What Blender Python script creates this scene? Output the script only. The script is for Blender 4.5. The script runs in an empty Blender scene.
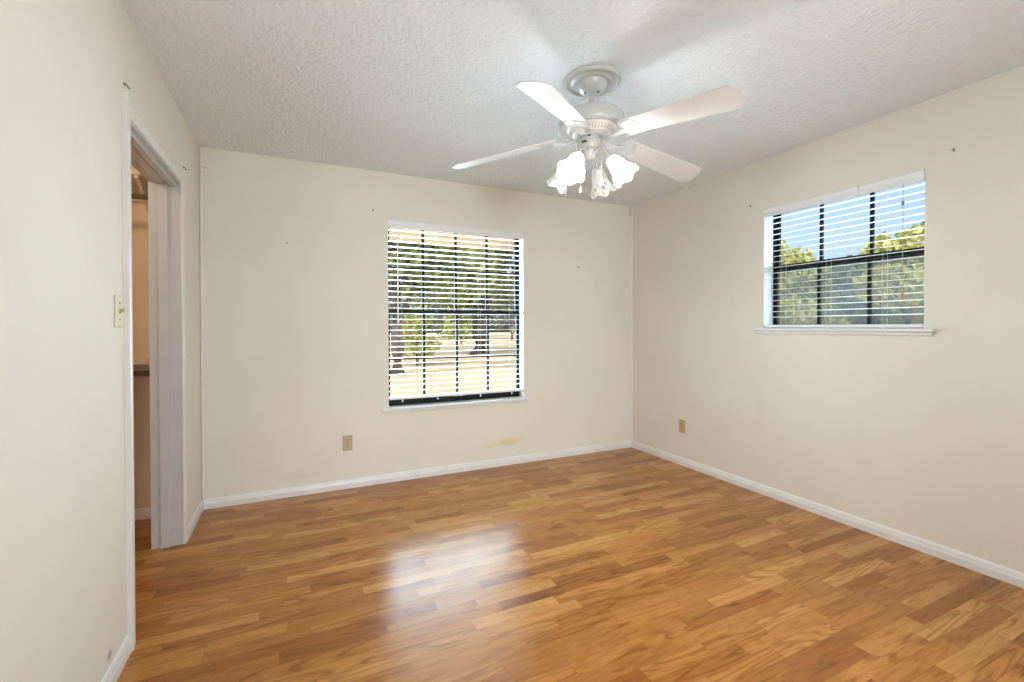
import bpy, bmesh, math, random
from mathutils import Vector, Matrix, noise as mnoise
random.seed(7)
PI = math.pi
scene = bpy.context.scene
COL = scene.collection

# ------------------------------------------------------------------ camera
yaw, pitch, roll = 0.4428, -0.0093, -0.0020
CAM_Z = 1.2288
cd = bpy.data.cameras.new('camera')
cam = bpy.data.objects.new('camera', cd); COL.objects.link(cam)
cd.sensor_width = 36.0; cd.sensor_fit = 'HORIZONTAL'
cd.lens = 452.9 / 1024 * 36.0
cd.shift_y = -10.32 / 1024
cd.clip_start = 0.02; cd.clip_end = 500
Fv = Vector((math.sin(yaw)*math.cos(pitch), math.cos(yaw)*math.cos(pitch), math.sin(pitch)))
Rv = Vector((math.cos(yaw), -math.sin(yaw), 0)); Uv = Rv.cross(Fv)
R2 = Rv*math.cos(roll) + Uv*math.sin(roll); U2 = -Rv*math.sin(roll) + Uv*math.cos(roll)
cam.matrix_world = Matrix(((R2.x, U2.x, -Fv.x, 0), (R2.y, U2.y, -Fv.y, 0), (R2.z, U2.z, -Fv.z, CAM_Z), (0, 0, 0, 1)))
scene.camera = cam

# ------------------------------------------------------------------ view, sky, sun, daylight
vs = scene.view_settings
vs.view_transform = 'Standard'; vs.look = 'None'; vs.gamma = 1.0; vs.use_curve_mapping = False
vs.exposure = -0.10
scene.cycles.use_denoising = True
scene.cycles.max_bounces = 10; scene.cycles.diffuse_bounces = 6; scene.cycles.glossy_bounces = 4
scene.cycles.transparent_max_bounces = 24
scene.cycles.sample_clamp_indirect = 4.0
scene.cycles.caustics_reflective = False; scene.cycles.caustics_refractive = False

SKY_STRENGTH = 0.32
SUN_W = 4.6
WIN_BACK_W, WIN_RIGHT_W, REAR_W, BULB_W, CLOSET_W = 255.0, 44.0, 190.0, 24.0, 2.4

world = bpy.data.worlds.new('sky_world'); scene.world = world; world.use_nodes = True
wn = world.node_tree; wn.nodes.clear()
wo = wn.nodes.new('ShaderNodeOutputWorld'); wb = wn.nodes.new('ShaderNodeBackground')
sk = wn.nodes.new('ShaderNodeTexSky'); sk.sky_type = 'NISHITA'; sk.sun_disc = False
sk.sun_elevation = math.radians(42); sk.sun_rotation = math.radians(200); sk.air_density = 0.9; sk.dust_density = 4.5
wb.inputs['Strength'].default_value = SKY_STRENGTH
wn.links.new(sk.outputs[0], wb.inputs[0]); wn.links.new(wb.outputs[0], wo.inputs[0])

def light(name, kind, loc, power, color=(1, 1, 1), size=None, rot=None, radius=None):
    l = bpy.data.lights.new(name, kind); l.energy = power; l.color = color
    o = bpy.data.objects.new(name, l); COL.objects.link(o); o.location = loc
    if kind == 'AREA':
        l.shape = 'RECTANGLE'; l.size, l.size_y = size
    if radius is not None: l.shadow_soft_size = radius
    if rot: o.rotation_euler = rot
    return o
sun = light('sun', 'SUN', (0, 0, 20), SUN_W, (1.0, 0.93, 0.82))
sun.data.angle = math.radians(0.6)
sun.rotation_euler = Vector((0.80, 0.34, -0.62)).to_track_quat('-Z', 'Y').to_euler()

H = 2.44
XL, XR, YB, YR = -0.5875, 3.0713, 3.6462, -1.15        # inner faces of left, right, back and rear walls
WT = 0.147                                            # wall thickness
WB = dict(a=0.645, b=1.850, z0=0.572, z1=2.078)         # opening of the back window (x)
WR = dict(a=1.257, b=2.204, z0=1.200, z1=2.080)         # opening of the right window (y)
UP, UPB = math.radians(40), math.radians(37)                                 # the daylight comes up off the sunlit ground under the eaves
# daylight standing at the windows and an added fill lamp behind, all outside the room
light('daylight_back_window', 'AREA', ((WB['a']+WB['b'])/2, YB+0.72, 1.16), WIN_BACK_W, (0.64, 0.875, 1.0), (1.40, 1.75), (-PI/2-UPB, 0, 0))
light('daylight_right_window', 'AREA', (XR+0.62, (WR['a']+WR['b'])/2, 1.50), WIN_RIGHT_W, (0.64, 0.875, 1.0), (1.05, 1.10), (PI/2+UP, 0, PI/2))
light('rear_fill', 'AREA', (0.35, YR-2.6, 1.25), REAR_W, (0.78, 0.93, 1.0), (1.2, 2.0), (PI/2, 0, 0))   # added fill lamp beyond the rear opening, brightens the back wall

# ------------------------------------------------------------------ node helpers and materials
def newmat(name):
    m = bpy.data.materials.new(name); m.use_nodes = True
    nt = m.node_tree
    return m, nt, nt.nodes['Principled BSDF']
def nd(nt, t, **kw):
    n = nt.nodes.new(t)
    for k, v in kw.items(): setattr(n, k, v)
    return n
def setin(nt, sock, v):
    if isinstance(v, bpy.types.NodeSocket): nt.links.new(v, sock)
    else: sock.default_value = v
def mth(nt, op, a, b=None, c=None):
    n = nd(nt, 'ShaderNodeMath', operation=op)
    setin(nt, n.inputs[0], a)
    if b is not None: setin(nt, n.inputs[1], b)
    if c is not None: setin(nt, n.inputs[2], c)
    return n.outputs[0]
def ramp(nt, fac, stops, interp='LINEAR'):
    n = nd(nt, 'ShaderNodeValToRGB'); n.color_ramp.interpolation = interp
    cr = n.color_ramp
    while len(cr.elements) > 1: cr.elements.remove(cr.elements[-1])
    cr.elements[0].position, cr.elements[0].color = stops[0][0], (*stops[0][1], 1)
    for p, c in stops[1:]:
        e = cr.elements.new(p); e.color = (*c, 1)
    setin(nt, n.inputs[0], fac); return n.outputs[0]
def mix(nt, fac, a, b, mode='MIX'):
    n = nd(nt, 'ShaderNodeMix', data_type='RGBA', blend_type=mode)
    setin(nt, n.inputs[0], fac)
    for s, v in ((n.inputs[6], a), (n.inputs[7], b)):
        if isinstance(v, bpy.types.NodeSocket): nt.links.new(v, s)
        else: s.default_value = (*v, 1)
    return n.outputs[2]
def noise(nt, vec, scale, detail=3, rough=0.5, dist=0.0):
    n = nd(nt, 'ShaderNodeTexNoise'); n.inputs['Scale'].default_value = scale
    n.inputs['Detail'].default_value = detail; n.inputs['Roughness'].default_value = rough; n.inputs['Distortion'].default_value = dist
    if vec is not None: nt.links.new(vec, n.inputs['Vector'])
    return n.outputs['Fac']
def objco(nt): return nd(nt, 'ShaderNodeTexCoord').outputs['Object']
def bump(nt, p, h, strength, dist):
    b = nd(nt, 'ShaderNodeBump'); b.inputs['Strength'].default_value = strength; b.inputs['Distance'].default_value = dist
    nt.links.new(h, b.inputs['Height']); nt.links.new(b.outputs[0], p.inputs['Normal'])
def simple(name, col, rough=0.5, metal=0.0, var=0.06, vscale=9.0, spec=0.5):
    m, nt, p = newmat(name)
    f = noise(nt, objco(nt), vscale, 3)
    dark = tuple(c*(1-var) for c in col); lite = tuple(min(1, c*(1+var)) for c in col)
    nt.links.new(ramp(nt, f, [(0.3, dark), (0.7, lite)]), p.inputs['Base Color'])
    p.inputs['Roughness'].default_value = rough; p.inputs['Metallic'].default_value = metal
    p.inputs['Specular IOR Level'].default_value = spec
    return m

def wall_paint(name, base, stains=()):
    """flat cream paint with a faint roller texture; stains = (x, y, z, rx, ry, rz, colour, strength) are real marks on the wall"""
    m, nt, p = newmat(name); co = objco(nt)
    big = noise(nt, co, 1.3, 3, 0.55); fine = noise(nt, co, 130, 2)
    col = ramp(nt, big, [(0.3, tuple(c*0.965 for c in base)), (0.7, tuple(min(1, c*1.02) for c in base))])
    for (x, y, z, rx, ry, rz, sc, st) in stains:
        mp = nd(nt, 'ShaderNodeMapping'); mp.vector_type = 'TEXTURE'
        mp.inputs['Location'].default_value = (x, y, z); mp.inputs['Scale'].default_value = (rx, ry, rz)
        nt.links.new(co, mp.inputs['Vector'])
        ln = nd(nt, 'ShaderNodeVectorMath', operation='LENGTH'); nt.links.new(mp.outputs[0], ln.inputs[0])
        wob = mth(nt, 'ADD', ln.outputs['Value'], mth(nt, 'MULTIPLY', mth(nt, 'SUBTRACT', noise(nt, co, 28, 3), 0.5), 0.9))
        f = mth(nt, 'MULTIPLY', mth(nt, 'SMOOTH_MAX', mth(nt, 'SUBTRACT', 1.0, wob), 0.0, 0.15), st)
        f = mth(nt, 'MINIMUM', f, 1.0)
        col = mix(nt, f, col, sc)
    nt.links.new(col, p.inputs['Base Color'])
    p.inputs['Roughness'].default_value = 0.75; p.inputs['Specular IOR Level'].default_value = 0.25
    bump(nt, p, fine, 0.12, 0.002)
    return m
CREAM = (0.805, 0.775, 0.698)
M_wall_back = wall_paint('cream_paint_back', CREAM, [
    (1.70, YB, 0.205, 0.17, 0.3, 0.042, (0.76, 0.66, 0.40), 1.3),
    (1.50, YB, 0.185, 0.10, 0.3, 0.035, (0.76, 0.68, 0.46), 0.9),
    (0.02, YB, 0.14, 0.20, 0.3, 0.04, (0.66, 0.56, 0.42), 0.35),
    (2.02, YB, 0.55, 0.06, 0.3, 0.06, (0.72, 0.66, 0.52), 0.4)])
M_wall_side = wall_paint('cream_paint_side', CREAM, [
    (XL, 1.985, 0.105, 0.3, 0.035, 0.022, (0.22, 0.19, 0.17), 0.9),
    (XR, 2.22, 0.62, 0.3, 0.05, 0.16, (0.68, 0.64, 0.55), 0.30),
    (XR, 1.55, 0.42, 0.3, 0.10, 0.10, (0.68, 0.64, 0.56), 0.22)])
M_wall_closet = wall_paint('closet_paint', (0.80, 0.66, 0.50))

def popcorn():
    m, nt, p = newmat('popcorn_ceiling'); co = objco(nt)
    v = nd(nt, 'ShaderNodeTexVoronoi'); v.feature = 'SMOOTH_F1'; v.inputs['Scale'].default_value = 52; nt.links.new(co, v.inputs['Vector'])
    n1 = noise(nt, co, 70, 4, 0.65); n2 = noise(nt, co, 30, 3, 0.6)
    h = mth(nt, 'ADD', mth(nt, 'MULTIPLY', n1, 1.0), mth(nt, 'ADD', mth(nt, 'MULTIPLY', n2, 0.8), mth(nt, 'MULTIPLY', v.outputs['Distance'], -0.7)))
    p.inputs['Base Color'].default_value = (0.905, 0.940, 0.985, 1)
    p.inputs['Roughness'].default_value = 0.95; p.inputs['Specular IOR Level'].default_value = 0.1
    bump(nt, p, h, 0.85, 0.014)
    return m
M_ceiling = popcorn()

def laminate():
    m, nt, p = newmat('oak_strip_laminate'); co = objco(nt)
    sp = nd(nt, 'ShaderNodeSeparateXYZ'); nt.links.new(co, sp.inputs[0])
    W = 0.0640
    ry = mth(nt, 'DIVIDE', mth(nt, 'ADD', sp.outputs['Y'], 10.0), W)
    row = mth(nt, 'FLOOR', ry); fy = mth(nt, 'FRACT', ry)
    w1 = nd(nt, 'ShaderNodeTexWhiteNoise', noise_dimensions='1D'); nt.links.new(row, w1.inputs['W'])
    w1b = nd(nt, 'ShaderNodeTexWhiteNoise', noise_dimensions='1D'); nt.links.new(mth(nt, 'ADD', row, 71.3), w1b.inputs['W'])
    L = mth(nt, 'ADD', 0.29, mth(nt, 'MULTIPLY', w1b.outputs['Value'], 0.26))
    rx = mth(nt, 'ADD', mth(nt, 'DIVIDE', mth(nt, 'ADD', sp.outputs['X'], 10.0), L), mth(nt, 'MULTIPLY', w1.outputs['Value'], 13.0))
    idx = mth(nt, 'FLOOR', rx); fx = mth(nt, 'FRACT', rx)
    cv = nd(nt, 'ShaderNodeCombineXYZ'); nt.links.new(row, cv.inputs[0]); nt.links.new(idx, cv.inputs[1])
    w2 = nd(nt, 'ShaderNodeTexWhiteNoise', noise_dimensions='2D'); nt.links.new(cv.outputs[0], w2.inputs['Vector'])
    # grain: stretched along x, shifted per strip
    off = nd(nt, 'ShaderNodeVectorMath', operation='SCALE'); nt.links.new(w2.outputs['Color'], off.inputs[0]); off.inputs['Scale'].default_value = 30.0
    ad = nd(nt, 'ShaderNodeVectorMath', operation='ADD'); nt.links.new(co, ad.inputs[0]); nt.links.new(off.outputs[0], ad.inputs[1])
    mp = nd(nt, 'ShaderNodeMapping'); mp.inputs['Scale'].default_value = (4.5, 34, 1); nt.links.new(ad.outputs[0], mp.inputs['Vector'])
    g1 = noise(nt, mp.outputs[0], 1.6, 5, 0.62, 0.9)
    mp2 = nd(nt, 'ShaderNodeMapping'); mp2.inputs['Scale'].default_value = (1.2, 12, 1); nt.links.new(ad.outputs[0], mp2.inputs['Vector'])
    g2 = noise(nt, mp2.outputs[0], 1.0, 1.0, 0.4, 0.35)
    rings = mth(nt, 'SINE', mth(nt, 'MULTIPLY', g2, 56.0))
    rings = mth(nt, 'MULTIPLY', mth(nt, 'ADD', rings, 1.0), 0.5)
    # only some strips show bold cathedral rings
    bold = mth(nt, 'GREATER_THAN', nd_sep(nt, w2.outputs['Color'], 2), 0.45)
    base = ramp(nt, w2.outputs['Value'], [(0.0, (0.275, 0.096, 0.019)), (0.3, (0.368, 0.147, 0.030)), (0.7, (0.432, 0.184, 0.041)), (1.0, (0.530, 0.258, 0.075))])
    gr = ramp(nt, g1, [(0.30, (0.70, 0.62, 0.52)), (0.50, (1.0, 1.0, 1.0)), (0.75, (1.10, 1.12, 1.14))])
    col = mix(nt, 1.0, base, gr, 'MULTIPLY')
    rc = ramp(nt, rings, [(0.0, (0.68, 0.58, 0.48)), (0.26, (0.97, 0.96, 0.94)), (1.0, (1.06, 1.07, 1.08))])
    col = mix(nt, mth(nt, 'ADD', 0.25, mth(nt, 'MULTIPLY', bold, 0.65)), col, mix(nt, 1.0, col, rc, 'MULTIPLY'))
    ey = mth(nt, 'MINIMUM', fy, mth(nt, 'SUBTRACT', 1.0, fy)); ex = mth(nt, 'MULTIPLY', mth(nt, 'MINIMUM', fx, mth(nt, 'SUBTRACT', 1.0, fx)), 5.5)
    joint = mth(nt, 'LESS_THAN', mth(nt, 'MINIMUM', ey, ex), 0.010)
    col = mix(nt, mth(nt, 'MULTIPLY', joint, 0.45), col, (0.16, 0.06, 0.02))
    nt.links.new(col, p.inputs['Base Color'])
    sm = noise(nt, co, 3.0, 3, 0.6)
    nt.links.new(mth(nt, 'ADD', 0.17, mth(nt, 'MULTIPLY', sm, 0.10)), p.inputs['Roughness'])
    p.inputs['IOR'].default_value = 1.5; p.inputs['Specular IOR Level'].default_value = 0.28
    bump(nt, p, mth(nt, 'ADD', noise(nt, co, 5.0, 2), mth(nt, 'MULTIPLY', g1, 0.06)), 0.05, 0.02)
    return m
def nd_sep(nt, col, i):
    s = nd(nt, 'ShaderNodeSeparateColor'); nt.links.new(col, s.inputs[0]); return s.outputs[i]
M_floor = laminate()

M_trim = simple('white_semigloss_trim', (0.80, 0.80, 0.80), 0.32, 0, 0.03)
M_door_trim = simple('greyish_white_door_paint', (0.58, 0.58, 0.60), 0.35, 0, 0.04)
M_blind = simple('white_blind_vinyl', (0.86, 0.86, 0.87), 0.38, 0, 0.02)
M_black = simple('black_aluminium', (0.010, 0.008, 0.007), 0.55, 0, 0.2, 9, 0.15)
M_fan = simple('white_enamel', (0.58, 0.575, 0.57), 0.25, 0, 0.02)
M_fan_blade = simple('white_blade_laminate', (0.68, 0.655, 0.645), 0.30, 0, 0.02)
M_vent = simple('white_vent_ring', (0.80, 0.77, 0.74), 0.4, 0, 0.02)
M_slot = simple('dark_vent_gap', (0.06, 0.055, 0.05), 0.7)
M_dark = simple('black_screw_head', (0.02, 0.02, 0.02), 0.4)
M_brass = simple('brass_bead_chain', (0.75, 0.50, 0.26), 0.3, 0.7, 0.1, 60)
M_almond = simple('almond_plastic', (0.52, 0.40, 0.24), 0.4, 0, 0.04)
M_almond_light = simple('pale_almond_plastic', (0.74, 0.67, 0.52), 0.4, 0, 0.04)
M_almond_dark = simple('dark_slot_plastic', (0.10, 0.07, 0.04), 0.5)
M_steel = simple('grey_screw_steel', (0.28, 0.27, 0.25), 0.4, 0.6)
M_cord = simple('white_cord', (0.80, 0.79, 0.76), 0.8)
M_tan_cord = simple('tan_cord', (0.55, 0.42, 0.28), 0.8)
M_tassel = simple('wood_tassel', (0.50, 0.34, 0.18), 0.5)
M_closet_wood = simple('painted_closet_wood', (0.74, 0.66, 0.56), 0.5, 0, 0.05)
M_rod = simple('brown_wooden_rod', (0.17, 0.11, 0.07), 0.4, 0, 0.2)
M_eave = simple('tan_soffit_paint', (0.34, 0.22, 0.13), 0.8, 0, 0.05)
M_roof = simple('grey_roof_shingle', (0.16, 0.15, 0.14), 0.9, 0, 0.2, 20)

def glass_mat():
    m, nt, p = newmat('window_glass'); nt.nodes.remove(p)
    out = nt.nodes['Material Output']
    t = nd(nt, 'ShaderNodeBsdfTransparent'); t.inputs[0].default_value = (0.97, 0.985, 0.98, 1)
    g = nd(nt, 'ShaderNodeBsdfGlossy'); g.inputs['Roughness'].default_value = 0.02
    fr = nd(nt, 'ShaderNodeFresnel'); fr.inputs['IOR'].default_value = 1.45
    mx = nd(nt, 'ShaderNodeMixShader')
    nt.links.new(mth(nt, 'MULTIPLY', fr.outputs[0], 0.35), mx.inputs[0])
    nt.links.new(t.outputs[0], mx.inputs[1]); nt.links.new(g.outputs[0], mx.inputs[2]); nt.links.new(mx.outputs[0], out.inputs[0])
    return m
M_glass = glass_mat()
def screen_mat():
    m, nt, p = newmat('insect_screen'); out = nt.nodes['Material Output']
    p.inputs['Base Color'].default_value = (0.36, 0.39, 0.42, 1); p.inputs['Roughness'].default_value = 0.7
    t = nd(nt, 'ShaderNodeBsdfTransparent'); mx = nd(nt, 'ShaderNodeMixShader'); mx.inputs[0].default_value = 0.32
    nt.links.new(t.outputs[0], mx.inputs[1]); nt.links.new(p.outputs[0], mx.inputs[2]); nt.links.new(mx.outputs[0], out.inputs[0])
    return m
M_screen = screen_mat()
def shade_mat(name, base_clear, hole_clear):
    """pressed glass tulip shade: frosted body, clear lace lattice towards the rim (uv v runs neck to rim)"""
    m, nt, p = newmat(name); out = nt.nodes['Material Output']
    uv = nd(nt, 'ShaderNodeTexCoord').outputs['UV']
    mp = nd(nt, 'ShaderNodeMapping'); mp.inputs['Scale'].default_value = (14, 6.5, 1); nt.links.new(uv, mp.inputs['Vector'])
    v = nd(nt, 'ShaderNodeTexVoronoi'); v.feature = 'DISTANCE_TO_EDGE'; v.inputs['Scale'].default_value = 1.0; v.inputs['Randomness'].default_value = 0.75
    nt.links.new(mp.outputs[0], v.inputs['Vector'])
    hole = mth(nt, 'GREATER_THAN', v.outputs['Distance'], 0.16)
    sp = nd(nt, 'ShaderNodeSeparateXYZ'); nt.links.new(uv, sp.inputs[0])
    band = mth(nt, 'MULTIPLY', mth(nt, 'GREATER_THAN', sp.outputs['Y'], 0.52), mth(nt, 'LESS_THAN', sp.outputs['Y'], 0.95))
    clear = mth(nt, 'ADD', base_clear, mth(nt, 'MULTIPLY', mth(nt, 'MULTIPLY', hole, band), hole_clear))
    tl = nd(nt, 'ShaderNodeBsdfTranslucent'); tl.inputs[0].default_value = (0.93, 0.91, 0.88, 1)
    df = nd(nt, 'ShaderNodeBsdfPrincipled'); df.inputs['Base Color'].default_value = (0.88, 0.87, 0.86, 1); df.inputs['Roughness'].default_value = 0.15
    m1 = nd(nt, 'ShaderNodeMixShader'); m1.inputs[0].default_value = 0.45
    nt.links.new(tl.outputs[0], m1.inputs[1]); nt.links.new(df.outputs[0], m1.inputs[2])
    t = nd(nt, 'ShaderNodeBsdfTransparent')
    m2 = nd(nt, 'ShaderNodeMixShader'); nt.links.new(clear, m2.inputs[0])
    nt.links.new(m1.outputs[0], m2.inputs[1]); nt.links.new(t.outputs[0], m2.inputs[2])
    nt.nodes.remove(p); nt.links.new(m2.outputs[0], out.inputs[0])
    return m
M_shade = shade_mat('frosted_lace_glass', 0.20, 0.50)
M_shade_clear = shade_mat('clear_lace_glass', 0.66, 0.30)
def emit(name, col, s):
    m, nt, p = newmat(name); p.inputs['Base Color'].default_value = (0.9, 0.9, 0.9, 1)
    p.inputs['Emission Color'].default_value = (*col, 1); p.inputs['Emission Strength'].default_value = s
    return m
M_bulb_lit = emit('lit_bulb', (1.0, 0.86, 0.72), 12.0)
M_bulb_off = simple('frosted_bulb', (0.85, 0.84, 0.82), 0.2)

def foliage_mat(name, c1, c2, c3):
    m, nt, p = newmat(name); co = objco(nt)
    f = noise(nt, co, 3.2, 4, 0.7)
    nt.links.new(ramp(nt, f, [(0.3, c1), (0.5, c2), (0.72, c3)]), p.inputs['Base Color'])
    p.inputs['Roughness'].default_value = 0.6; p.inputs['Specular IOR Level'].default_value = 0.3
    tl = nd(nt, 'ShaderNodeBsdfTranslucent'); nt.links.new(p.inputs['Base Color'].links[0].from_socket, tl.inputs[0])
    mx = nd(nt, 'ShaderNodeMixShader'); mx.inputs[0].default_value = 0.3
    nt.links.new(p.outputs[0], mx.inputs[1]); nt.links.new(tl.outputs[0], mx.inputs[2])
    nt.links.new(mx.outputs[0], nt.nodes['Material Output'].inputs[0])
    return m
M_leaf_oak = foliage_mat('oak_leaves', (0.10, 0.13, 0.04), (0.22, 0.26, 0.09), (0.42, 0.44, 0.19))
M_leaf_yellow = foliage_mat('yellow_green_leaves', (0.30, 0.33, 0.09), (0.46, 0.49, 0.17), (0.64, 0.63, 0.30))
M_leaf_far = foliage_mat('grey_green_leaves', (0.12, 0.15, 0.10), (0.22, 0.25, 0.17), (0.36, 0.38, 0.26))
M_bark = simple('dark_bark', (0.085, 0.07, 0.055), 0.9, 0, 0.3, 12)
def lawn_mat():
    m, nt, p = newmat('dry_grass'); co = objco(nt)
    a = noise(nt, co, 0.25, 4, 0.6); b = noise(nt, co, 6, 4, 0.7)
    c = ramp(nt, a, [(0.3, (0.52, 0.42, 0.26)), (0.6, (0.66, 0.55, 0.36)), (0.8, (0.58, 0.50, 0.30))])
    nt.links.new(mix(nt, 0.5, c, ramp(nt, b, [(0.3, (0.5, 0.5, 0.5)), (0.7, (1.0, 1.0, 1.0))]), 'MULTIPLY'), p.inputs['Base Color'])
    p.inputs['Roughness'].default_value = 0.95
    return m
M_lawn = lawn_mat()

# ------------------------------------------------------------------ mesh helpers
class MB:
    """collects boxes, prisms, tubes and lathes; build() links them as one mesh object"""
    def __init__(s): s.bm = bmesh.new()
    def box(s, lo, hi, bev=0.0, mat=None, mi=0):
        lo, hi = Vector(lo), Vector(hi); c = (lo+hi)/2; d = hi-lo
        M = Matrix.Translation(c) @ Matrix.Diagonal((d.x, d.y, d.z, 1))
        if mat is not None: M = mat @ M
        r = bmesh.ops.create_cube(s.bm, size=1.0, matrix=M); vs_ = r['verts']
        fs = {f for v in vs_ for f in v.link_faces}
        for f in fs: f.material_index = mi
        if bev > 0:
            es = list({e for v in vs_ for e in v.link_edges})
            bmesh.ops.bevel(s.bm, geom=es, offset=bev, segments=2, profile=0.5, affect='EDGES')
        return s
    def prism(s, pts, axis, a, b, mi=0):
        """closed 2d outline extruded along axis (0 x, 1 y, 2 z) from a to b; pts in the other two axes in order"""
        def P(u, v, w):
            return {0: Vector((w, u, v)), 1: Vector((u, w, v)), 2: Vector((u, v, w))}[axis]
        A = [s.bm.verts.new(P(u, v, a)) for u, v in pts]; B = [s.bm.verts.new(P(u, v, b)) for u, v in pts]
        n = len(pts); fs = [s.bm.faces.new(A), s.bm.faces.new(B)]
        for i in range(n): fs.append(s.bm.faces.new((A[i], A[(i+1) % n], B[(i+1) % n], B[i])))
        for f in fs: f.material_index = mi
        return s
    def lathe(s, prof, n=48, M=None, fn=None, uvl=None, close=False, smooth=True):
        """prof: list of (r, z); fn(theta, t, r, z) -> (r, z)"""
        rings = []; N = len(prof)
        for j, (r, z) in enumerate(prof):
            ring = []
            for i in range(n):
                th = 2*PI*i/n; rr, zz = (r, z) if fn is None else fn(th, j/(N-1), r, z)
                v = Vector((rr*math.cos(th), rr*math.sin(th), zz))
                ring.append(s.bm.verts.new(M @ v if M is not None else v))
            rings.append(ring)
        for j in range(N-1):
            for i in range(n):
                k = (i+1) % n
                try: f = s.bm.faces.new((rings[j][i], rings[j][k], rings[j+1][k], rings[j+1][i]))
                except ValueError: continue
                f.smooth = smooth
                if uvl is not None:
                    for lp, (u, v) in zip(f.loops, ((i/n, j/(N-1)), ((i+1)/n, j/(N-1)), ((i+1)/n, (j+1)/(N-1)), (i/n, (j+1)/(N-1)))):
                        lp[uvl].uv = (u, v)
        if close:
            s.bm.faces.new(rings[0]); s.bm.faces.new(rings[-1])
        return s
    def tube(s, pts, r, n=8, cap=True, radii=None):
        pts = [Vector(p) for p in pts]; rings = []
        up = Vector((0, 0, 1))
        for i, p in enumerate(pts):
            t = (pts[min(i+1, len(pts)-1)] - pts[max(i-1, 0)]).normalized()
            a = t.cross(up)
            if a.length < 1e-3: a = t.cross(Vector((1, 0, 0)))
            a.normalize(); b = t.cross(a)
            rr = radii[i] if radii else r
            rings.append([s.bm.verts.new(p + (a*math.cos(2*PI*k/n) + b*math.sin(2*PI*k/n))*rr) for k in range(n)])
        for j in range(len(rings)-1):
            for k in range(n):
                f = s.bm.faces.new((rings[j][k], rings[j][(k+1) % n], rings[j+1][(k+1) % n], rings[j+1][k])); f.smooth = True
        if cap: s.bm.faces.new(rings[0]); s.bm.faces.new(rings[-1])
        return s
    def ball(s, c, r, sc=(1, 1, 1), seg=12):
        bmesh.ops.create_uvsphere(s.bm, u_segments=seg, v_segments=max(6, seg//2), radius=r,
                                  matrix=Matrix.Translation(Vector(c)) @ Matrix.Diagonal((*sc, 1)))
        return s
    def build(s, name, mats, parent=None, smooth_angle=None, recalc=True):
        if recalc: bmesh.ops.recalc_face_normals(s.bm, faces=s.bm.faces)
        me = bpy.data.meshes.new(name); s.bm.to_mesh(me); s.bm.free()
        for m in (mats if isinstance(mats, (list, tuple)) else [mats]): me.materials.append(m)
        if smooth_angle is not None:
            for p in me.polygons: p.use_smooth = True
            me.set_sharp_from_angle(angle=math.radians(smooth_angle))
        o = bpy.data.objects.new(name, me); COL.objects.link(o)
        if parent: o.parent = parent
        return o
def tag(o, label=None, cat=None, group=None, kind=None):
    if label: o['label'] = label
    if cat: o['category'] = cat
    if group: o['group'] = group
    if kind: o['kind'] = kind
    return o
def thing(name, label, cat, loc=(0, 0, 0), rot=(0, 0, 0), group=None, kind=None):
    o = bpy.data.objects.new(name, None); COL.objects.link(o); o.location = loc; o.rotation_euler = rot
    o.empty_display_size = 0.05
    return tag(o, label, cat, group, kind)
def copy_tree(o, parent=None):
    c = o.copy(); COL.objects.link(c)
    if parent: c.parent = parent
    for ch in list(o.children): copy_tree(ch, c)
    return c
def struct(o, label, cat): return tag(o, label, cat, kind='structure')

# ------------------------------------------------------------------ room shell
CX0, CX1, CY0, CY1 = -2.2, XL-WT, 1.55, 3.63              # closet interior behind the left wall
def wall_with_hole(axis, p0, p1, a0, a1, z0, z1, hole):
    """slab between p0..p1 (normal axis) spanning a0..a1 along the other axis, with one rectangular hole (a, b, z0, z1)"""
    mb = MB(); ha, hb, hz0, hz1 = hole
    def bx(u0, u1, w0, w1):
        if u1-u0 < 1e-6 or w1-w0 < 1e-6: return
        if axis == 0: mb.box((p0, u0, w0), (p1, u1, w1))
        else: mb.box((u0, p0, w0), (u1, p1, w1))
    bx(a0, ha, z0, z1); bx(hb, a1, z0, z1); bx(ha, hb, z0, hz0); bx(ha, hb, hz1, z1)
    return mb
DO = (2.222, 3.125, 0.0, 2.050)                            # doorway in the left wall (y0, y1, z0, z1)
RB = (0.0, 1.5, 0.0, 2.1)                                  # unseen opening in the rear wall, shaped to aim the fill lamp
struct(MB().box((CX0, YR, -0.06), (XR, YB, 0)).build('floor', M_floor), 'glossy oak strip laminate floor', 'floor')
struct(MB().box((CX0-0.1, YR-WT, H), (XR+WT, YB+WT, H+0.10)).build('ceiling', M_ceiling), 'white popcorn textured ceiling', 'ceiling')
struct(wall_with_hole(1, YB, YB+WT, XL, XR+WT, 0, H, (WB['a'], WB['b'], WB['z0'], WB['z1'])).build('wall_back', M_wall_back), 'cream back wall with the larger window', 'wall')
struct(wall_with_hole(0, XR, XR+WT, YR-WT, YB, 0, H, (WR['a'], WR['b'], WR['z0'], WR['z1'])).build('wall_right', M_wall_side), 'cream right wall with the smaller window', 'wall')
struct(wall_with_hole(0, XL-WT, XL, YR, YB, 0, H, DO).build('wall_left', M_wall_side), 'cream left wall with the closet doorway', 'wall')
struct(wall_with_hole(1, YR-WT, YR, XL-WT, XR, 0, H, RB).build('wall_rear', M_wall_side), 'cream rear wall behind the camera', 'wall')
mb = MB(); mb.box((CX0, CY1, 0), (CX1, YB+WT, H)); mb.box((CX0-0.1, CY0, -0.06), (CX0, YB+WT, H)); mb.box((CX0, CY0-0.1, -0.06), (CX1, CY0, H))
struct(mb.build('wall_closet', M_wall_closet), 'peach lit walls of the closet beyond the doorway', 'wall')

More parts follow.
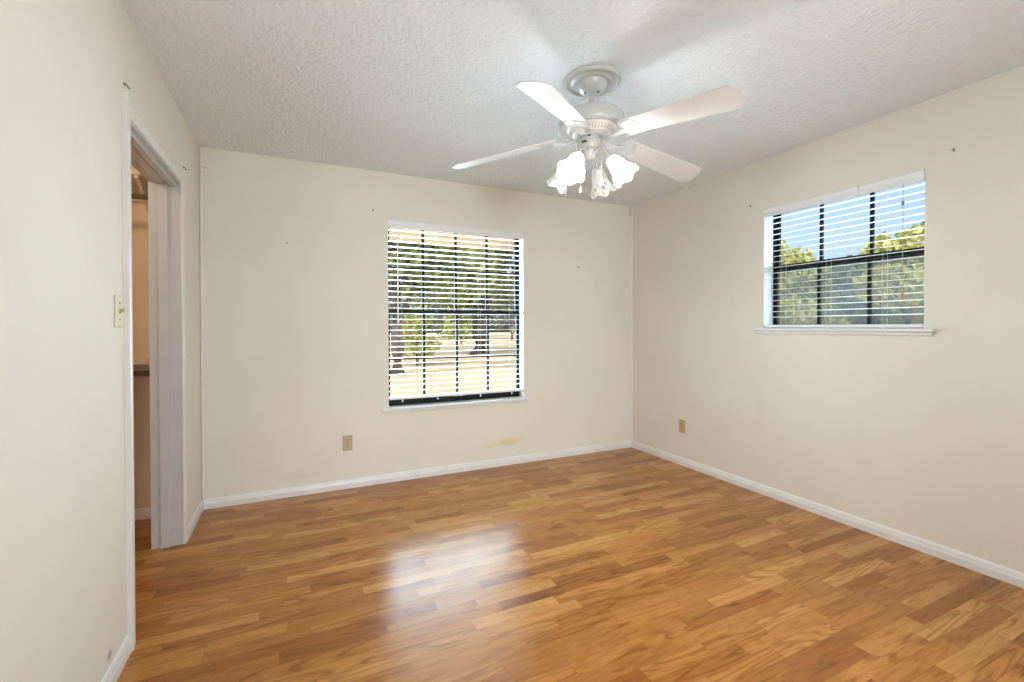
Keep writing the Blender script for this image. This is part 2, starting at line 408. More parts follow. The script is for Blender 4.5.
# ------------------------------------------------------------------ baseboards, corner strips, casing
def baseboard(name, pts, label):
    """profiled board along a straight run: pts = (start, end, inward normal)"""
    (x0, y0), (x1, y1), (nx, ny) = pts
    prof = [(0, 0), (0.014, 0), (0.014, 0.036), (0.011, 0.044), (0.009, 0.056), (0.004, 0.066), (0, 0.068)]
    mb_ = MB()
    A = [mb_.bm.verts.new((x0+nx*d, y0+ny*d, z)) for d, z in prof]; B = [mb_.bm.verts.new((x1+nx*d, y1+ny*d, z)) for d, z in prof]
    mb_.bm.faces.new(A); mb_.bm.faces.new(B)
    for i in range(len(prof)):
        k = (i+1) % len(prof); mb_.bm.faces.new((A[i], A[k], B[k], B[i]))
    return struct(mb_.build(name, M_trim), label, 'baseboard')
baseboard('baseboard_back', ((XL, YB), (XR, YB), (0, -1)), 'white baseboard along the back wall')
baseboard('baseboard_right', ((XR, YR), (XR, YB-0.014), (-1, 0)), 'white baseboard along the right wall')
baseboard('baseboard_left', ((XL, YR), (XL, 2.172), (1, 0)), 'white baseboard on the left wall before the doorway')
baseboard('baseboard_left_corner', ((XL, 3.130), (XL, YB-0.014), (1, 0)), 'short white baseboard between doorway and back corner')
baseboard('baseboard_closet', ((CX0, CY1), (CX1, CY1), (0, -1)), 'white baseboard inside the closet')

mb = MB()
mb.box((XL+0.003, YB-0.012, 0.068), (XL+0.024, YB, 2.30), 0.003); mb.box((XL+0.004, YB-0.016, 2.30), (XL+0.052, YB, 2.437), 0.003)
struct(mb.build('trim_1', M_trim), 'white vertical strip with a wider top block in the left back corner', 'corner trim')
mb = MB()
mb.prism([(XR, YB), (XR-0.022, YB), (XR-0.022, YB-0.006), (XR-0.006, YB-0.022), (XR, YB-0.022)], 2, 0.068, 2.36)
mb.box((XR-0.030, YB-0.03, 2.345), (XR, YB, 2.438), 0.003)
struct(mb.build('trim_2', M_trim), 'white vertical strip in the right back corner', 'corner trim')
mb = MB().prism([(YR, H), (YR, H-0.008), (YB, H-0.008), (YB, H)], 0, XR-0.006, XR)
struct(mb.build('trim_3', M_trim), 'thin white caulk line between ceiling and right wall', 'ceiling trim')

# closet doorway: jamb, stop and casing as the parts of door_1
d1 = thing('door_1', 'grey white cased doorway to the closet', 'doorway', ((XL), (DO[0]+DO[1])/2, 0), kind='structure')
inv = Matrix.Translation(-d1.location)
def dpart(mb_, name, mat, par=d1):
    bmesh.ops.transform(mb_.bm, matrix=inv, verts=mb_.bm.verts)
    return mb_.build(name, mat, par)
J = 0.019
mb = MB()
mb.box((XL-WT-0.001, DO[0]-0.0, 0), (XL+0.001, DO[0]+J, DO[3])); mb.box((XL-WT-0.001, DO[1]-J, 0), (XL+0.001, DO[1], DO[3]))
mb.box((XL-WT-0.001, DO[0]+J, DO[3]-J), (XL+0.001, DO[1]-J, DO[3]))
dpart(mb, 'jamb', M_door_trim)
mb = MB(); sx0, sx1 = XL-0.105, XL-0.060
mb.box((sx0, DO[0]+J, 0), (sx1, DO[0]+J+0.012, DO[3]-J), 0.002); mb.box((sx0, DO[1]-J-0.012, 0), (sx1, DO[1]-J, DO[3]-J), 0.002)
mb.box((sx0, DO[0]+J+0.012, DO[3]-J-0.012), (sx1, DO[1]-J-0.012, DO[3]-J), 0.002)
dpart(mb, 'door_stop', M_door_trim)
def casing_leg(y0, y1, z1):
    mb_ = MB(); w = y1-y0
    mb_.prism([(XL, y0), (XL+0.018, y0), (XL+0.020, y0+w*0.2), (XL+0.016, y0+w*0.5), (XL+0.012, y1), (XL, y1)], 2, 0, z1)
    return mb_
cas = casing_leg(2.160, 2.214, DO[3]+0.062)
dpart(cas, 'casing', M_trim)
mb = MB(); y0, y1 = DO[1]-0.025, DO[1]+0.012
mb.prism([(XL, y1), (XL+0.010, y1), (XL+0.012, y1-0.010), (XL+0.009, y1-0.022), (XL+0.006, y0), (XL, y0)], 2, 0, DO[3]+0.032)
dpart(mb, 'casing', M_trim)
mb = MB(); z0, z1 = DO[3]-0.008, DO[3]+0.032
mb.prism([(XL, z1), (XL+0.010, z1), (XL+0.012, z1-0.010), (XL+0.009, z1-0.022), (XL+0.006, z0), (XL, z0)], 1, 2.214, DO[1]-0.025)
dpart(mb, 'head_casing', M_trim)
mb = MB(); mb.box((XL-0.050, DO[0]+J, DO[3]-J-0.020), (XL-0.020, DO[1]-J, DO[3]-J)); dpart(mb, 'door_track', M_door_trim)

# closet fittings seen through the doorway
def closet_shelf(z, label):
    t = thing('closet_shelf', label, 'shelf', (-1.45, 3.46, z))
    MB().box((-0.74, -0.155, 0), (0.714, 0.168, 0.019), 0.002).build('shelf_board', M_closet_wood, t)
    MB().box((-0.74, 0.148, -0.09), (0.714, 0.168, -0.001), 0.002).build('wall_cleat', M_closet_wood, t)
    return t
def closet_rod(z, label):
    t = thing('closet_rod', label, 'closet rod', (-1.45, 3.34, z))
    MB().tube([(-0.735, 0, 0), (0.712, 0, 0)], 0.016, 16).build('rod', M_rod, t)
    for x, s in ((-0.74, 1), (0.706, 1)):
        MB().tube([(x, 0, 0), (x+0.010*s, 0, 0)], 0.028, 16).build('rod_socket', M_closet_wood, t)
    return t
def shelf_bracket(z, label):
    t = thing('shelf_bracket', label, 'bracket', (-0.84, 3.46, z))
    MB().prism([(0.146, -0.003), (0.146, -0.17), (0.130, -0.17), (-0.125, -0.022), (-0.145, -0.022), (-0.145, -0.003)], 0, -0.009, 0.009).build('brace', M_closet_wood, t)
    return t
closet_shelf(2.115, 'upper painted closet shelf above the upper rod'); closet_rod(1.995, 'upper dark closet rod under the upper shelf')
closet_shelf(1.010, 'lower painted closet shelf above the lower rod'); closet_rod(0.955, 'lower dark closet rod under the lower shelf')
shelf_bracket(2.117, 'slanted painted bracket bracing the upper closet shelf')
light('closet_lamp', 'POINT', (-1.35, 2.6, 2.30), CLOSET_W*6, (1.0, 0.76, 0.52), radius=0.06)

# ------------------------------------------------------------------ windows
def window_unit(name, w, z0, z1, cols, rows, label, screen, meet, low, D0):
    """local frame: x along the wall (0..w), y outward (0 = inner wall face), z up from the floor"""
    t = thing(name, label, 'window', kind='structure')
    D1 = D0 + 0.060
    # white lining of the reveal
    mb_ = MB()
    mb_.box((0, 0.002, z0), (0.006, D0, z1)); mb_.box((w-0.006, 0.002, z0), (w, D0, z1)); mb_.box((0.006, 0.002, z1-0.006), (w-0.006, D0, z1))
    mb_.build('reveal_lining', M_trim, t)
    mb_ = MB(); mb_.box((-0.052, -0.030, z0-0.006), (w+0.045, 0.0, z0+0.014), 0.004); mb_.box((0.0, -0.002, z0-0.0), (w, D0, z0+0.014))
    mb_.box((-0.040, -0.014, z0-0.026), (w+0.034, 0.0, z0-0.006), 0.004)
    mb_.build('window_sill', M_trim, t)
    f = MB(); q = 0.014
    f.box((0, D0, z0), (q, D1, z1)); f.box((w-q, D0, z0), (w, D1, z1)); f.box((q, D0, z1-0.012), (w-q, D1, z1)); f.box((q, D0, z0), (w-q, D1, z0+low+0.008))
    f.build('window_frame', M_black, t)
    for nm, za, zb, ya, r in (('upper_sash', meet-0.022, z1-0.012, D0+0.030, rows), ('lower_sash', z0+low+0.008, meet+0.022, D0+0.006, rows)):
        s = MB(); b = 0.019; yb = ya+0.022; xa, xb = q, w-q
        s.box((xa, ya, za), (xa+b, yb, zb)); s.box((xb-b, ya, za), (xb, yb, zb)); s.box((xa+b, ya, zb-(0.016 if nm == 'upper_sash' else 0.034)), (xb-b, yb, zb)); s.box((xa+b, ya, za), (xb-b, yb, za+(low if nm == 'lower_sash' else 0.034)))
        for i in range(1, cols):
            x = q+b*0.6 + (w-2*q-1.2*b)*i/cols; s.box((x-0.010, ya+0.004, za+low), (x+0.010, yb-0.004, zb-0.015))
        for j in range(1, r):
            z = za + (zb-za)*j/r + (0.014 if nm == 'upper_sash' else -0.024); s.box((xa+b, ya+0.005, z-0.009), (xb-b, yb-0.005, z+0.009))
        so = s.build(nm, M_black, t)
        MB().box((xa+b-0.004, ya+0.009, za+low-0.004), (xb-b+0.004, ya+0.013, zb-0.014)).build('pane', M_glass, so)
    if screen:
        MB().box((q, D1-0.012, z0+q), (w-q, D1-0.010, meet)).build('insect_screen', M_screen, t)
    return t
w1 = window_unit('window_1', WB['b']-WB['a'], WB['z0'], WB['z1'], 4, 2, 'black framed window in the back wall with white sill', False, 1.346, 0.034, 0.085)
w1.location = (WB['a'], YB, 0)
w2 = window_unit('window_2', WR['b']-WR['a'], WR['z0'], WR['z1'], 3, 1, 'black framed window in the right wall with white sill', True, 1.650, 0.012, 0.105)
w2.location = (XR, WR['b'], 0); w2.rotation_euler = (0, 0, -PI/2)
# lock of the back window, on its bottom rail
MB().box((0.56, 0.070, 0.632), (0.66, 0.090, 0.641), 0.002).build('sash_lift', M_trim, w1)

# ------------------------------------------------------------------ blinds (local: x along the wall, y outward, z up)
def slat_profile(tilt):
    pts = []; n = 8; W = 0.050
    top = []; bot = []
    for i in range(n+1):
        u = -W/2 + W*i/n; c = 0.0018*(1-(2*u/W)**2)
        top.append((u, c+0.0011)); bot.append((u, c-0.0011))
    out = []
    for u, v in top + bot[::-1]:
        out.append((u*math.cos(tilt)-v*math.sin(tilt), u*math.sin(tilt)+v*math.cos(tilt)))
    return out
def blind(label, w, ztop, zrail, pitch_, tilt, headh, yc, valance_split, ladders, sag=0.0):
    t = thing('window_blind', label, 'blind')
    mb_ = MB()
    segs = [(0.0, w)] if not valance_split else [(0.0, valance_split-0.002), (valance_split+0.002, w)]
    for a, b in segs:
        mb_.prism([(-0.006, ztop-headh), (-0.012, ztop-headh+0.008), (-0.008, ztop-headh*0.55), (-0.012, ztop-0.010), (-0.006, ztop), (0.001, ztop), (0.001, ztop-headh)], 0, a, b)
    mb_.build('valance', M_blind, t)
    MB().box((0.006, 0.004, ztop-0.036), (w-0.006, 0.058, ztop-0.004), 0.002).build('headrail', M_blind, t)
    s = MB(); z = ztop-headh-0.012; k = 0
    while z > zrail+0.028:
        pr = [(yc+u, z+v) for u, v in slat_profile(tilt)]
        s.prism(pr, 0, 0.008, w-0.008); z -= pitch_; k += 1
    s.build('slats', M_blind, t, 30)
    MB().box((0.006, yc-0.026, zrail-0.009), (w-0.006, yc+0.026, zrail+0.011), 0.004).build('bottom_rail', M_blind, t)
    for x in ladders:
        c = MB()
        for dy in (-0.0268, 0.0268): c.tube([(x, yc+dy, ztop-headh+0.004), (x, yc+dy, zrail+0.004)], 0.0006, 5)
        c.build('ladder_cord', M_cord, t)
    for x in ladders:
        MB().lathe([(0.0, -0.024), (0.006, -0.022), (0.007, -0.012), (0.003, -0.001), (0.0, 0.0)], 10, Matrix.Translation((x, yc-0.020, zrail-0.008))).build('cord_button', M_blind, t)
    return t
wB = WB['b']-WB['a']; wR = WR['b']-WR['a']
b1 = blind('wide white slatted blind lowered over the back window', wB-0.012, WB['z1']-0.003, 0.655, 0.0445, math.radians(0), 0.062, 0.030, None, [0.11, 0.40, 0.78, 1.08])
b1.location = (WB['a']+0.006, YB, 0)
b2 = blind('smaller white slatted blind lowered over the right wall window', wR-0.012, WR['z1']-0.003, 1.226, 0.0395, math.radians(6), 0.062, 0.030, 0.62, [0.13, 0.43, 0.74])
b2.location = (XR, WR['b']-0.006, 0); b2.rotation_euler = (0, 0, -PI/2)
# tilt wand of the back blind
wd = MB().tube([(0.070, -0.016, 2.010), (0.070, -0.019, 1.26)], 0.0045, 6)
wd.lathe([(0.0, 1.255), (0.007, 1.258), (0.008, 1.275), (0.004, 1.295)], 8, Matrix.Translation((0.070, -0.019, 0)))
tag(wd.build('tilt_wand', M_blind, b1), 'white tilt wand')
MB().ball((wB-0.045, -0.010, 1.165), 0.008).build('cord_cleat', M_steel, b1)
# cord with tassel of the right blind
xx = 0.845
MB().tube([(xx, -0.014, 2.02), (xx, -0.017, 1.41)], 0.0016, 6).build('pull_cord', M_tan_cord, b2)
MB().lathe([(0.0, 1.372), (0.010, 1.374), (0.011, 1.392), (0.005, 1.412), (0.0, 1.414)], 12, Matrix.Translation((xx, -0.017, 0))).build('tassel', M_tassel, b2)
MB().lathe([(0.0, 1.900), (0.007, 1.906), (0.009, 1.914), (0.004, 1.924), (0.0, 1.926)], 10, Matrix.Translation((xx, -0.016, 0))).build('cord_bead', M_steel, b2)

# ------------------------------------------------------------------ outlets, switch, screws in the walls
def outlet(label, loc, rz):
    """local: x along wall, y out of the wall is -y, z up"""
    t = thing('wall_outlet', label, 'outlet', loc, (0, 0, rz))
    MB().box((-0.036, -0.006, -0.058), (0.036, 0.0, 0.058), 0.003).build('cover_plate', M_almond, t)
    for dz in (-0.0195, 0.0195):
        mb_ = MB(); pts = []
        for i in range(24):
            a = 2*PI*i/24; pts.append((0.0172*math.cos(a), max(-0.0125, min(0.0125, 0.0172*math.sin(a)))+dz))
        mb_.prism(pts, 1, -0.0085, -0.005)
        r = mb_.build('receptacle', M_almond, t)
        s = MB(); s.box((-0.0078, -0.0088, dz+0.000), (-0.0052, -0.0083, dz+0.009)); s.box((0.0052, -0.0088, dz+0.001), (0.0078, -0.0083, dz+0.008)); s.box((-0.002, -0.0088, dz-0.0095), (0.002, -0.0083, dz-0.0055))
        s.build('socket_holes', M_almond_dark, r)
    MB().tube([(0, -0.0052, 0), (0, -0.0072, 0)], 0.0035, 12).build('screw', M_almond_dark, t)
    return t
outlet('tan duplex outlet on the back wall left of the window', (0.341, YB, 0.344), 0)
outlet('tan duplex outlet low on the right wall near the corner', (XR, 2.967, 0.343), -PI/2)
sw = thing('light_switch', 'pale almond toggle switch on the left wall beside the doorway', 'light switch', (XL, 2.095, 1.287), (0, 0, PI/2))
MB().box((-0.036, -0.006, -0.058), (0.036, 0, 0.058), 0.003).build('cover_plate', M_almond_light, sw)
MB().prism([(-0.005, -0.010), (-0.005, 0.010), (-0.020, 0.010), (-0.018, 0.001)], 0, -0.005, 0.005).build('toggle', M_almond, sw)
for dz in (-0.03, 0.03):
    MB().tube([(0, -0.0055, dz), (0, -0.0075, dz)], 0.0034, 12).build('screw', M_almond_dark, sw)
def wall_screw(label, loc, n, mat=M_steel, r=0.007):
    nx, ny = n
    t = tag(MB().lathe([(0.0022, -0.004), (0.0022, 0.007), (r, 0.008), (r*0.8, 0.012), (0.0, 0.0135)], 12,
            Matrix.Translation(loc) @ Vector((nx, ny, 0)).to_track_quat('Z', 'Y').to_matrix().to_4x4()).build('wall_screw', mat), label, 'screw', 'screws left in the walls')
    return t
wall_screw('small dark screw left alone high on the blank part of the back wall', (-0.063, YB, 1.833), (0, -1), M_steel, 0.006)
wall_screw('small grey screw above the left end of the back window', (0.537, YB, 2.135), (0, -1))
wall_screw('small grey screw in the back wall between window and right corner', (2.429, YB, 1.796), (0, -1), M_steel, 0.006)
wall_screw('small grey screw above the far end of the right window', (XR, 2.301, 2.126), (-1, 0))
wall_screw('small grey screw above the near end of the right window', (XR, 1.143, 2.136), (-1, 0))
def hook(label, y, z):
    t = thing('wall_hook', label, 'hook', (XL, y, z), group='hooks above the doorway')
    MB().lathe([(0.006, 0.0), (0.007, 0.003), (0.002, 0.004), (0.002, 0.006)], 10, Matrix.Rotation(PI/2, 4, 'Y')).build('hook_base', M_steel, t)
    MB().tube([(0.003, 0, 0), (0.008, 0, -0.001), (0.011, 0, -0.006), (0.012, 0, -0.012), (0.015, 0, -0.015), (0.018, 0, -0.012)], 0.0026, 8).build('hook_arm', M_steel, t)
hook('small grey hook above the near end of the door casing', 2.187, 2.150)
hook('small grey hook above the far end of the door casing', 3.168, 2.148)

# ------------------------------------------------------------------ ceiling fan
FX, FY = 1.320, 1.860
fan = thing('ceiling_fan', 'white five blade ceiling fan with four glass lamp shades', 'ceiling fan', (FX, FY, H))
def zc(z): return z - H                                   # fan parts are given by height above the floor
mb = MB().lathe([(0.0, 0), (0.139, 0.0), (0.142, -0.006), (0.138, -0.014), (0.126, -0.016), (0.120, -0.011), (0.102, -0.010), (0.096, -0.016), (0.088, -0.018), (0.060, -0.014), (0.0, -0.014)], 64)
mb.build('ceiling_medallion', M_fan, fan, 40)
mb = MB().lathe([(0.0, -0.012), (0.073, -0.012), (0.076, -0.018), (0.073, -0.030), (0.063, -0.046), (0.048, -0.059), (0.034, -0.065), (0.0, -0.066)], 48)
can = mb.build('canopy', M_fan, fan, 40)
for a in (-3.25, -1.10):
    MB().ball((0.036*math.cos(a), 0.036*math.sin(a), -0.0645), 0.0050, seg=8).build('canopy_screw', M_dark, can)
MB().tube([(0, 0, -0.06), (0, 0, zc(2.29))], 0.0115, 20).build('downrod', M_fan, fan)
Z = zc
mb = MB().lathe([(0.0, Z(2.300)), (0.020, Z(2.300)), (0.024, Z(2.290)), (0.060, Z(2.284)), (0.110, Z(2.276)), (0.144, Z(2.266)), (0.157, Z(2.252)),
                 (0.160, Z(2.234)), (0.160, Z(2.210)), (0.156, Z(2.200)), (0.148, Z(2.198)), (0.118, Z(2.202)), (0.0, Z(2.202))], 72)
hous = mb.build('motor_housing', M_fan, fan, 35)
mb = MB().lathe([(0.0, Z(2.2015)), (0.119, Z(2.2015)), (0.120, Z(2.196)), (0.112, Z(2.190)), (0.094, Z(2.172)), (0.088, Z(2.167)), (0.0, Z(2.167))], 72)
vent = mb.build('vent_ring', M_vent, hous, 35)
mb = MB()
for i in range(44):                                         # raised ribs around the vent ring
    a = 2*PI*i/44
    M = Matrix.Rotation(a, 4, 'Z')
    p0, p1 = Vector((0.1125, 0, Z(2.1895))), Vector((0.0955, 0, Z(2.1725)))
    mb.tube([M @ p0, M @ p1], 0.0024, 5)
mb.build('vent_ribs', M_fan, hous)
mb = MB().lathe([(0.0, Z(2.168)), (0.074, Z(2.168)), (0.076, Z(2.164)), (0.070, Z(2.156)), (0.0, Z(2.156))], 48)
mb.build('flywheel', M_fan, fan, 35)
mb = MB().lathe([(0.0, Z(2.160)), (0.057, Z(2.160)), (0.060, Z(2.152)), (0.060, Z(2.112)), (0.055, Z(2.100)), (0.036, Z(2.094)), (0.034, Z(2.075)), (0.026, Z(2.062)), (0.010, Z(2.058)), (0.0, Z(2.056))], 48)
OFF = Vector((-0.0106, 0.0075, 0.0))                         # the lower kit hangs a touch off centre
bmesh.ops.translate(mb.bm, vec=OFF, verts=mb.bm.verts)
sh = mb.build('switch_housing', M_fan, fan, 35)
for a, z, r in ((-2.18, 2.152, 0.0075), (-1.2, 2.146, 0.003), (-2.9, 2.146, 0.003)):
    MB().ball((OFF.x+0.0595*math.cos(a), OFF.y+0.0595*math.sin(a), Z(z)), r, seg=10).build('housing_screw', M_dark, sh)
mb = MB(); a = -2.30                                        # reverse switch
mb.box((-0.012, -0.003, -0.004), (0.012, 0.003, 0.004), 0, Matrix.Translation((OFF.x+0.061*math.cos(a-0.25), OFF.y+0.061*math.sin(a-0.25), Z(2.122))) @ Matrix.Rotation(a-0.25+PI/2, 4, 'Z'))
mb.build('reverse_switch', M_dark, sh)

# blade and its iron: x outward, y along the turn, droops and pitches
PITCH, DROOP = math.tan(math.radians(13)), -0.10
R0, R1, ZB = 0.175, 0.705, 2.150
def bz(x, y, up=0.0): return ZB + DROOP*(x-R0) - PITCH*y*min(1.0, max(0.0, (x-0.10)/0.10)) + up
def make_blade(droop):
    global DROOP
    DROOP = droop
    mb_ = MB(); out = []
    def hw(x):
        t_ = (x-R0)/(R1-R0); return 0.054 + 0.018*t_
    xs = [R0+0.012 + (R1-0.030-R0-0.012)*i/14 for i in range(15)]
    up_ = [(R0, 0.040)] + [(x, hw(x)) for x in xs] + [(R1, 0.034)]
    out = up_ + [(x, -y) for x, y in up_[::-1]]
    T = [mb_.bm.verts.new((x, y, Z(bz(x, y, 0.0055)))) for x, y in out]; B = [mb_.bm.verts.new((x, y, Z(bz(x, y, 0)))) for x, y in out]
    n = len(out); k = len(up_)
    for V in (T, B):
        for i in range(k-1): mb_.bm.faces.new((V[i], V[i+1], V[n-2-i], V[n-1-i]))
    for i in range(n): mb_.bm.faces.new((T[i], T[(i+1) % n], B[(i+1) % n], B[i]))
    b = mb_.build('blade', M_fan_blade, fan)
    # iron: bent arm plus a scalloped plate under the blade root with raised scrolls
    ir = MB(); arm = []
    for i in range(9):
        t_ = i/8; x = 0.060 + (0.185-0.060)*t_; z = 2.163 - 0.016*math.sin(t_*PI) - 0.016*t_
        arm.append((x, 0.013 + 0.006*abs(t_-0.5)*2, z))
    for i in range(8):
        (xa, wa, za), (xb, wb_, zb) = arm[i], arm[i+1]
        vs8 = [ir.bm.verts.new(p) for p in ((xa, -wa, Z(za)), (xa, wa, Z(za)), (xb, wb_, Z(zb)), (xb, -wb_, Z(zb)), (xa, -wa, Z(za)-0.007), (xa, wa, Z(za)-0.007), (xb, wb_, Z(zb)-0.007), (xb, -wb_, Z(zb)-0.007))]
        for q in ((0, 1, 2, 3), (4, 5, 6, 7), (0, 1, 5, 4), (2, 3, 7, 6), (1, 2, 6, 5), (0, 3, 7, 4)): ir.bm.faces.new([vs8[c] for c in q])
    pl = []
    for i in range(48):
        a_ = 2*PI*i/48; rr = 1.0 + 0.07*math.cos(6*a_)
        pl.append((0.215 + 0.052*rr*math.cos(a_), 0.056*rr*math.sin(a_)))
    T = [ir.bm.verts.new((x, y, Z(bz(x, y, -0.0003)))) for x, y in pl]; B = [ir.bm.verts.new((x, y, Z(bz(x, y, -0.0050)))) for x, y in pl]
    ir.bm.faces.new(T); ir.bm.faces.new(B)
    for i in range(48): ir.bm.faces.new((T[i], T[(i+1) % 48], B[(i+1) % 48], B[i]))
    io = ir.build('blade_iron', M_fan, b)
    sc = MB()
    for (cx, cy, r_) in ((0.205, 0.026, 0.017), (0.205, -0.026, 0.017), (0.238, 0.0, 0.016), (0.232, 0.032, 0.009), (0.232, -0.032, 0.009)):
        ring = [(cx + r_*math.cos(a_), cy + r_*math.sin(a_)) for a_ in [2*PI*i/16 for i in range(13)]]
        sc.tube([(x, y, Z(bz(x, y, -0.0058))) for x, y in ring], 0.0022, 6)
    for (cx, cy) in ((0.222, 0.018), (0.222, -0.018), (0.252, 0.0)):
        sc.ball((cx, cy, Z(bz(cx, cy, -0.006))), 0.0045, (1, 1, 0.6), 8)
    sc.bm.normal_update()
    # scroll relief joined to the iron mesh
    tmp = bpy.data.meshes.new('t'); sc.bm.to_mesh(tmp); sc.bm.free()
    j = bmesh.new(); j.from_mesh(io.data); j.from_mesh(tmp); bmesh.ops.recalc_face_normals(j, faces=j.faces); j.to_mesh(io.data); j.free(); bpy.data.meshes.remove(tmp)
    return b
PH = math.radians(-143.5)
for k, droop in enumerate((-0.094, -0.075, -0.16, -0.01, -0.18)):   # old blades, each sagging its own way
    b = make_blade(droop)
    b.rotation_euler = (0, 0, PH + 2*PI*k/5)

# lamp kit: four arms, sockets, tulip shades, bulbs
AZ0 = math.radians(-35.4-22)
NECK_R, NECK_Z, TILT = 0.112, 2.036, math.radians(38)
def shade_profile():
    outer = [(0.021, 0.0), (0.026, 0.004), (0.030, 0.014), (0.0335, 0.030), (0.0365, 0.048), (0.040, 0.066), (0.045, 0.084), (0.053, 0.101), (0.062, 0.114), (0.067, 0.120)]
    return outer
def ruffle(th, t_, r, z):
    k = max(0.0, (t_-0.35)/0.65)**1.6
    return r*(1 + 0.075*k*math.cos(6*th)), z + 0.006*k*math.cos(6*th)
for k in range(4):
    az = AZ0 + k*PI/2 - (math.radians(4) if k == 3 else 0)
    ca, sa = math.cos(az), math.sin(az)
    frosted = k in (0, 3)                                      # the two frosted shades; the other two are clearer lace glass
    n = Vector((NECK_R*ca, NECK_R*sa, Z(NECK_Z))) + OFF
    ax = Vector((math.sin(TILT)*ca, math.sin(TILT)*sa, -math.cos(TILT)))
    pts = []
    for i in range(13):
        t_ = i/12
        P0, P1, P2, P3 = Vector((0.028, 0, 2.078)), Vector((0.060, 0, 2.115)), Vector((NECK_R-0.030, 0, NECK_Z+0.055)), Vector((NECK_R-0.006, 0, NECK_Z+0.010))
        q = P0*(1-t_)**3 + P1*3*t_*(1-t_)**2 + P2*3*t_*t_*(1-t_) + P3*t_**3
        pts.append(Vector((q.x*ca, q.x*sa, Z(q.z))) + OFF)
    MB().tube(pts, 0.0058, 10).build('lamp_arm', M_fan, fan)
    Mx = Matrix.Translation(n) @ ax.to_track_quat('Z', 'Y').to_matrix().to_4x4()
    MB().lathe([(0.0, -0.016), (0.012, -0.016), (0.022, -0.008), (0.027, 0.002), (0.027, 0.012), (0.0235, 0.012), (0.0225, 0.002), (0.0, -0.002)], 24, Mx).build('shade_holder', M_fan, fan, 40)
    s = MB(); uvl = s.bm.loops.layers.uv.new('uv')
    s.lathe(shade_profile(), 72, Mx, ruffle, uvl)
    so = s.build('lamp_shade', M_shade if frosted else M_shade_clear, fan)
    md = so.modifiers.new('thickness', 'SOLIDIFY'); md.thickness = 0.0025; md.offset = -1
    tag(so, 'frosted ruffled glass shade' if frosted else 'clear lace glass shade')
    MB().lathe([(0.0, 0.001), (0.011, 0.002), (0.011, 0.020), (0.016, 0.034), (0.0215, 0.052), (0.0195, 0.066), (0.010, 0.076), (0.0, 0.079)], 20, Mx).build('bulb', M_bulb_lit if frosted else M_bulb_off, so)
    pl = fan.location + n + ax*0.090
    if frosted: light('lamp_glow', 'POINT', pl, BULB_W, (0.93, 0.965, 1.0), radius=0.030)
# pull chains
def chain(x, y, z0, z1):
    c = MB().tube([(x, y, Z(z0)), (x, y, Z(z1))], 0.0013, 6)
    z = z0
    while z > z1:
        c.ball((x, y, Z(z)), 0.0021, seg=6); z -= 0.009
    co_ = c.build('pull_chain', M_brass, fan)
    MB().lathe([(0.0, 0.0), (0.0035, -0.002), (0.0055, -0.014), (0.0085, -0.026), (0.0085, -0.031), (0.0, -0.033)], 14, Matrix.Translation((x, y, Z(z1)))).build('chain_pull', M_fan, co_)
chain(-0.060*math.cos(math.radians(-35.4))*0.9, -0.060*math.sin(math.radians(-35.4))*0.9, 2.115, 1.925)
chain(0.018, -0.055, 2.120, 1.945)

# ------------------------------------------------------------------ outside: lawn, eave, trees
GZ = -0.32
struct(MB().box((-60, -40, GZ-0.2), (90, 110, GZ)).build('ground', M_lawn), 'dry tan lawn outside the windows', 'ground')
mb = MB(); mb.box((CX0-0.7, YR-0.9, H+0.10), (XR+0.40, YB+0.95, H+0.22))
struct(mb.build('roof', M_roof), 'roof over the room', 'roof')
mb = MB(); mb.box((CX0-0.7, YB+WT, 2.300), (XR+0.40, YB+0.93, 2.330)); mb.box((CX0-0.7, YB+0.93, 2.080), (XR+0.40, YB+0.97, H+0.2))
struct(mb.build('trim_4', M_eave), 'tan soffit and fascia of the eave outside the back window', 'eave')

def leaf_cloud(name, blobs, count, size, mat, seed):
    rnd = random.Random(seed); me = bpy.data.meshes.new(name); V = []; F = []
    tot = sum(b[3]**2 for b in blobs)
    for (cx, cy, cz, r, fl) in blobs:
        for _ in range(int(count*r*r/tot)):
            d = Vector((rnd.gauss(0, 1), rnd.gauss(0, 1), rnd.gauss(0, 1))).normalized() * r * (0.45 + 0.62*rnd.random()**0.5)
            p = Vector((cx+d.x, cy+d.y, cz+d.z*fl))
            a = Vector((rnd.gauss(0, 1), rnd.gauss(0, 1), rnd.gauss(0, 1))).normalized(); b_ = a.orthogonal().normalized(); s_ = size*(0.6+0.9*rnd.random())
            i = len(V); c_ = a.cross(b_)
            V += [p + b_*s_, p + c_*s_*0.5, p - b_*s_*0.8 + a*s_*0.25, p - c_*s_*0.5]; F.append((i, i+1, i+2, i+3))
    me.from_pydata(V, [], F); me.materials.append(mat)
    return me
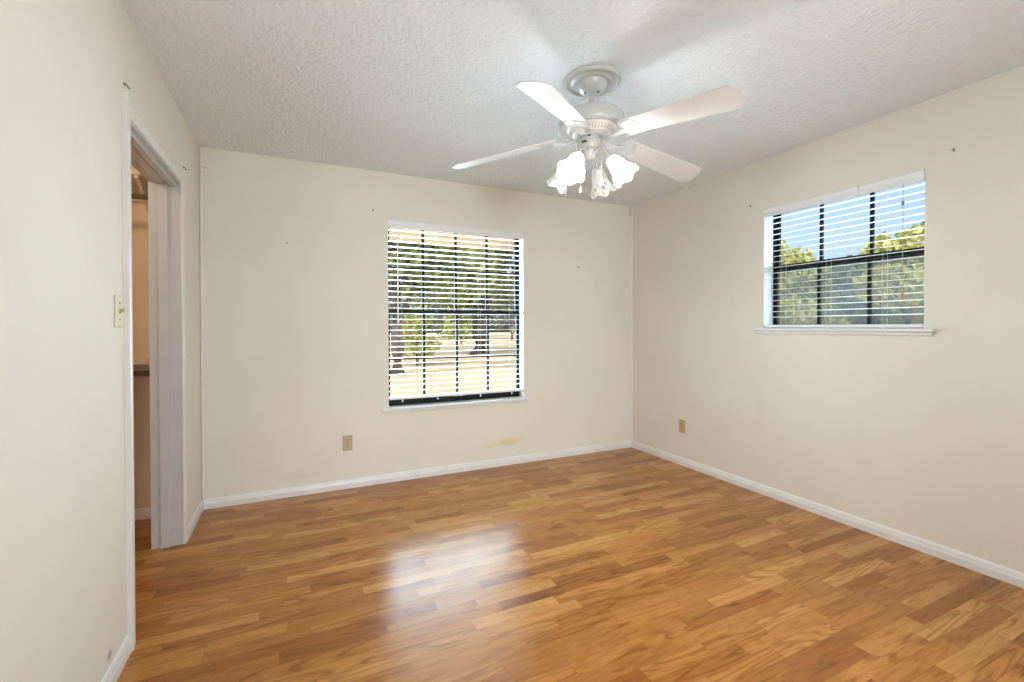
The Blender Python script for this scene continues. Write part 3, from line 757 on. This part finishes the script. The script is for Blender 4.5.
def tree(name, label, loc, h, spread, trunk_r, mat, seed, count=2600, leaf=0.22, low=0.35, group=None, lean=0.0, trunk=True):
    rnd = random.Random(seed)
    t = thing(name, label, 'shrub' if name == 'shrub' else 'tree', loc, group=group)
    blobs = []
    for i in range(11):
        a = rnd.random()*2*PI; q = spread*0.72*rnd.random()**0.6; zz = h*(low + (0.92-low)*rnd.random())
        f = 1.0 - 0.55*max(0.0, (zz/h-low)/(1-low))
        blobs.append((q*f*math.cos(a), q*f*math.sin(a), zz, spread*(0.30+0.22*rnd.random()), 0.75))
    o = bpy.data.objects.new('foliage', leaf_cloud('foliage', blobs, count, leaf, mat, seed)); COL.objects.link(o); o.parent = t
    tr = MB(); base = Vector((0, 0, -0.05))
    top = Vector((lean, 0, h*0.62))
    pts = [base.lerp(top, i/6) + Vector((0.05*spread*math.sin(i*1.7), 0.04*spread*math.cos(i*1.3), 0))*(i/6) for i in range(7)]
    tr.tube(pts, trunk_r, 10, True, [trunk_r*(1.25-0.13*i) if i else trunk_r*1.6 for i in range(7)])
    for i in range(6):
        b0 = pts[2+i % 4]; bl = blobs[i]
        mid = b0.lerp(Vector(bl[:3]), 0.5) + Vector((0, 0, 0.06*h))
        tr.tube([b0, mid, Vector(bl[:3])], trunk_r*0.3, 6, True, [trunk_r*0.5, trunk_r*0.32, trunk_r*0.12])
    tr.build('trunk', M_bark, t)
    return t
def at(px, dist):
    """ground point in the compass direction of an image column, that many metres from the camera"""
    d = Fv + R2*((px-512)/452.9); d = Vector((d.x, d.y, 0)).normalized()
    return (d.x*dist, d.y*dist, GZ)
# beyond the back window
tree('tree', 'large spreading tree with a dark trunk on the lawn outside the back window', at(480, 25), 9.5, 6.0, 0.42, M_leaf_oak, 11, 8000, 0.24, 0.40)
tree('tree', 'dark trunked tree at the left edge of the back window view', at(397, 15), 7.6, 2.3, 0.19, M_leaf_oak, 12, 3600, 0.17, 0.42)
tree('shrub', 'yellow green shrub on the lawn in the left half of the back window', at(417, 18.5), 2.3, 0.90, 0.05, M_leaf_yellow, 13, 1800, 0.09, 0.15)
tree('shrub', 'yellow green shrub behind the big trunk in the middle of the back window', at(461, 36), 4.2, 1.9, 0.07, M_leaf_yellow, 14, 1800, 0.16, 0.15)
for i, (px, d, h, s) in enumerate([(370, 50, 8, 3.2), (398, 62, 6.5, 3.6), (424, 51, 7.5, 3.2), (446, 66, 7.0, 3.6), (466, 54, 7.5, 3.2), (488, 72, 7.5, 3.0), (512, 51, 7, 2.8), (538, 62, 7.5, 3.6)]):
    tree('tree', 'grey green tree in the far row across the lawn beyond the back window', at(px, d), h, s, 0.16, M_leaf_far, 30+i, 1500, 0.30, 0.18, group='far trees beyond the back window')
# beyond the right window
for i, (px, d, h, s, m) in enumerate([(768, 26, 6.3, 2.4, 0), (804, 33, 7.0, 2.6, 0), (838, 42, 6.4, 2.4, 0), (872, 31, 5.0, 2.3, 1), (908, 26, 6.2, 2.4, 0), (944, 32, 7.6, 2.6, 1)]):
    tree('tree', 'bushy tree in the row across the yard beyond the right window', at(px, d), h, s, 0.18, (M_leaf_yellow, M_leaf_oak)[m], 60+i, 2600, 0.20, 0.24, group='trees beyond the right window')
for i, (px, d, h, s) in enumerate([(756, 50, 5.6, 2.6), (790, 43, 5.0, 2.4), (820, 59, 5.8, 2.5), (852, 46, 5.0, 2.2), (885, 60, 6.0, 2.4), (918, 45, 5.0, 2.5), (952, 58, 5.8, 2.5)]):
    tree('tree', 'grey green tree behind the yellow green row beyond the right window', at(px, d), h, s, 0.16, M_leaf_far, 90+i, 1500, 0.30, 0.12, group='far trees beyond the right window')
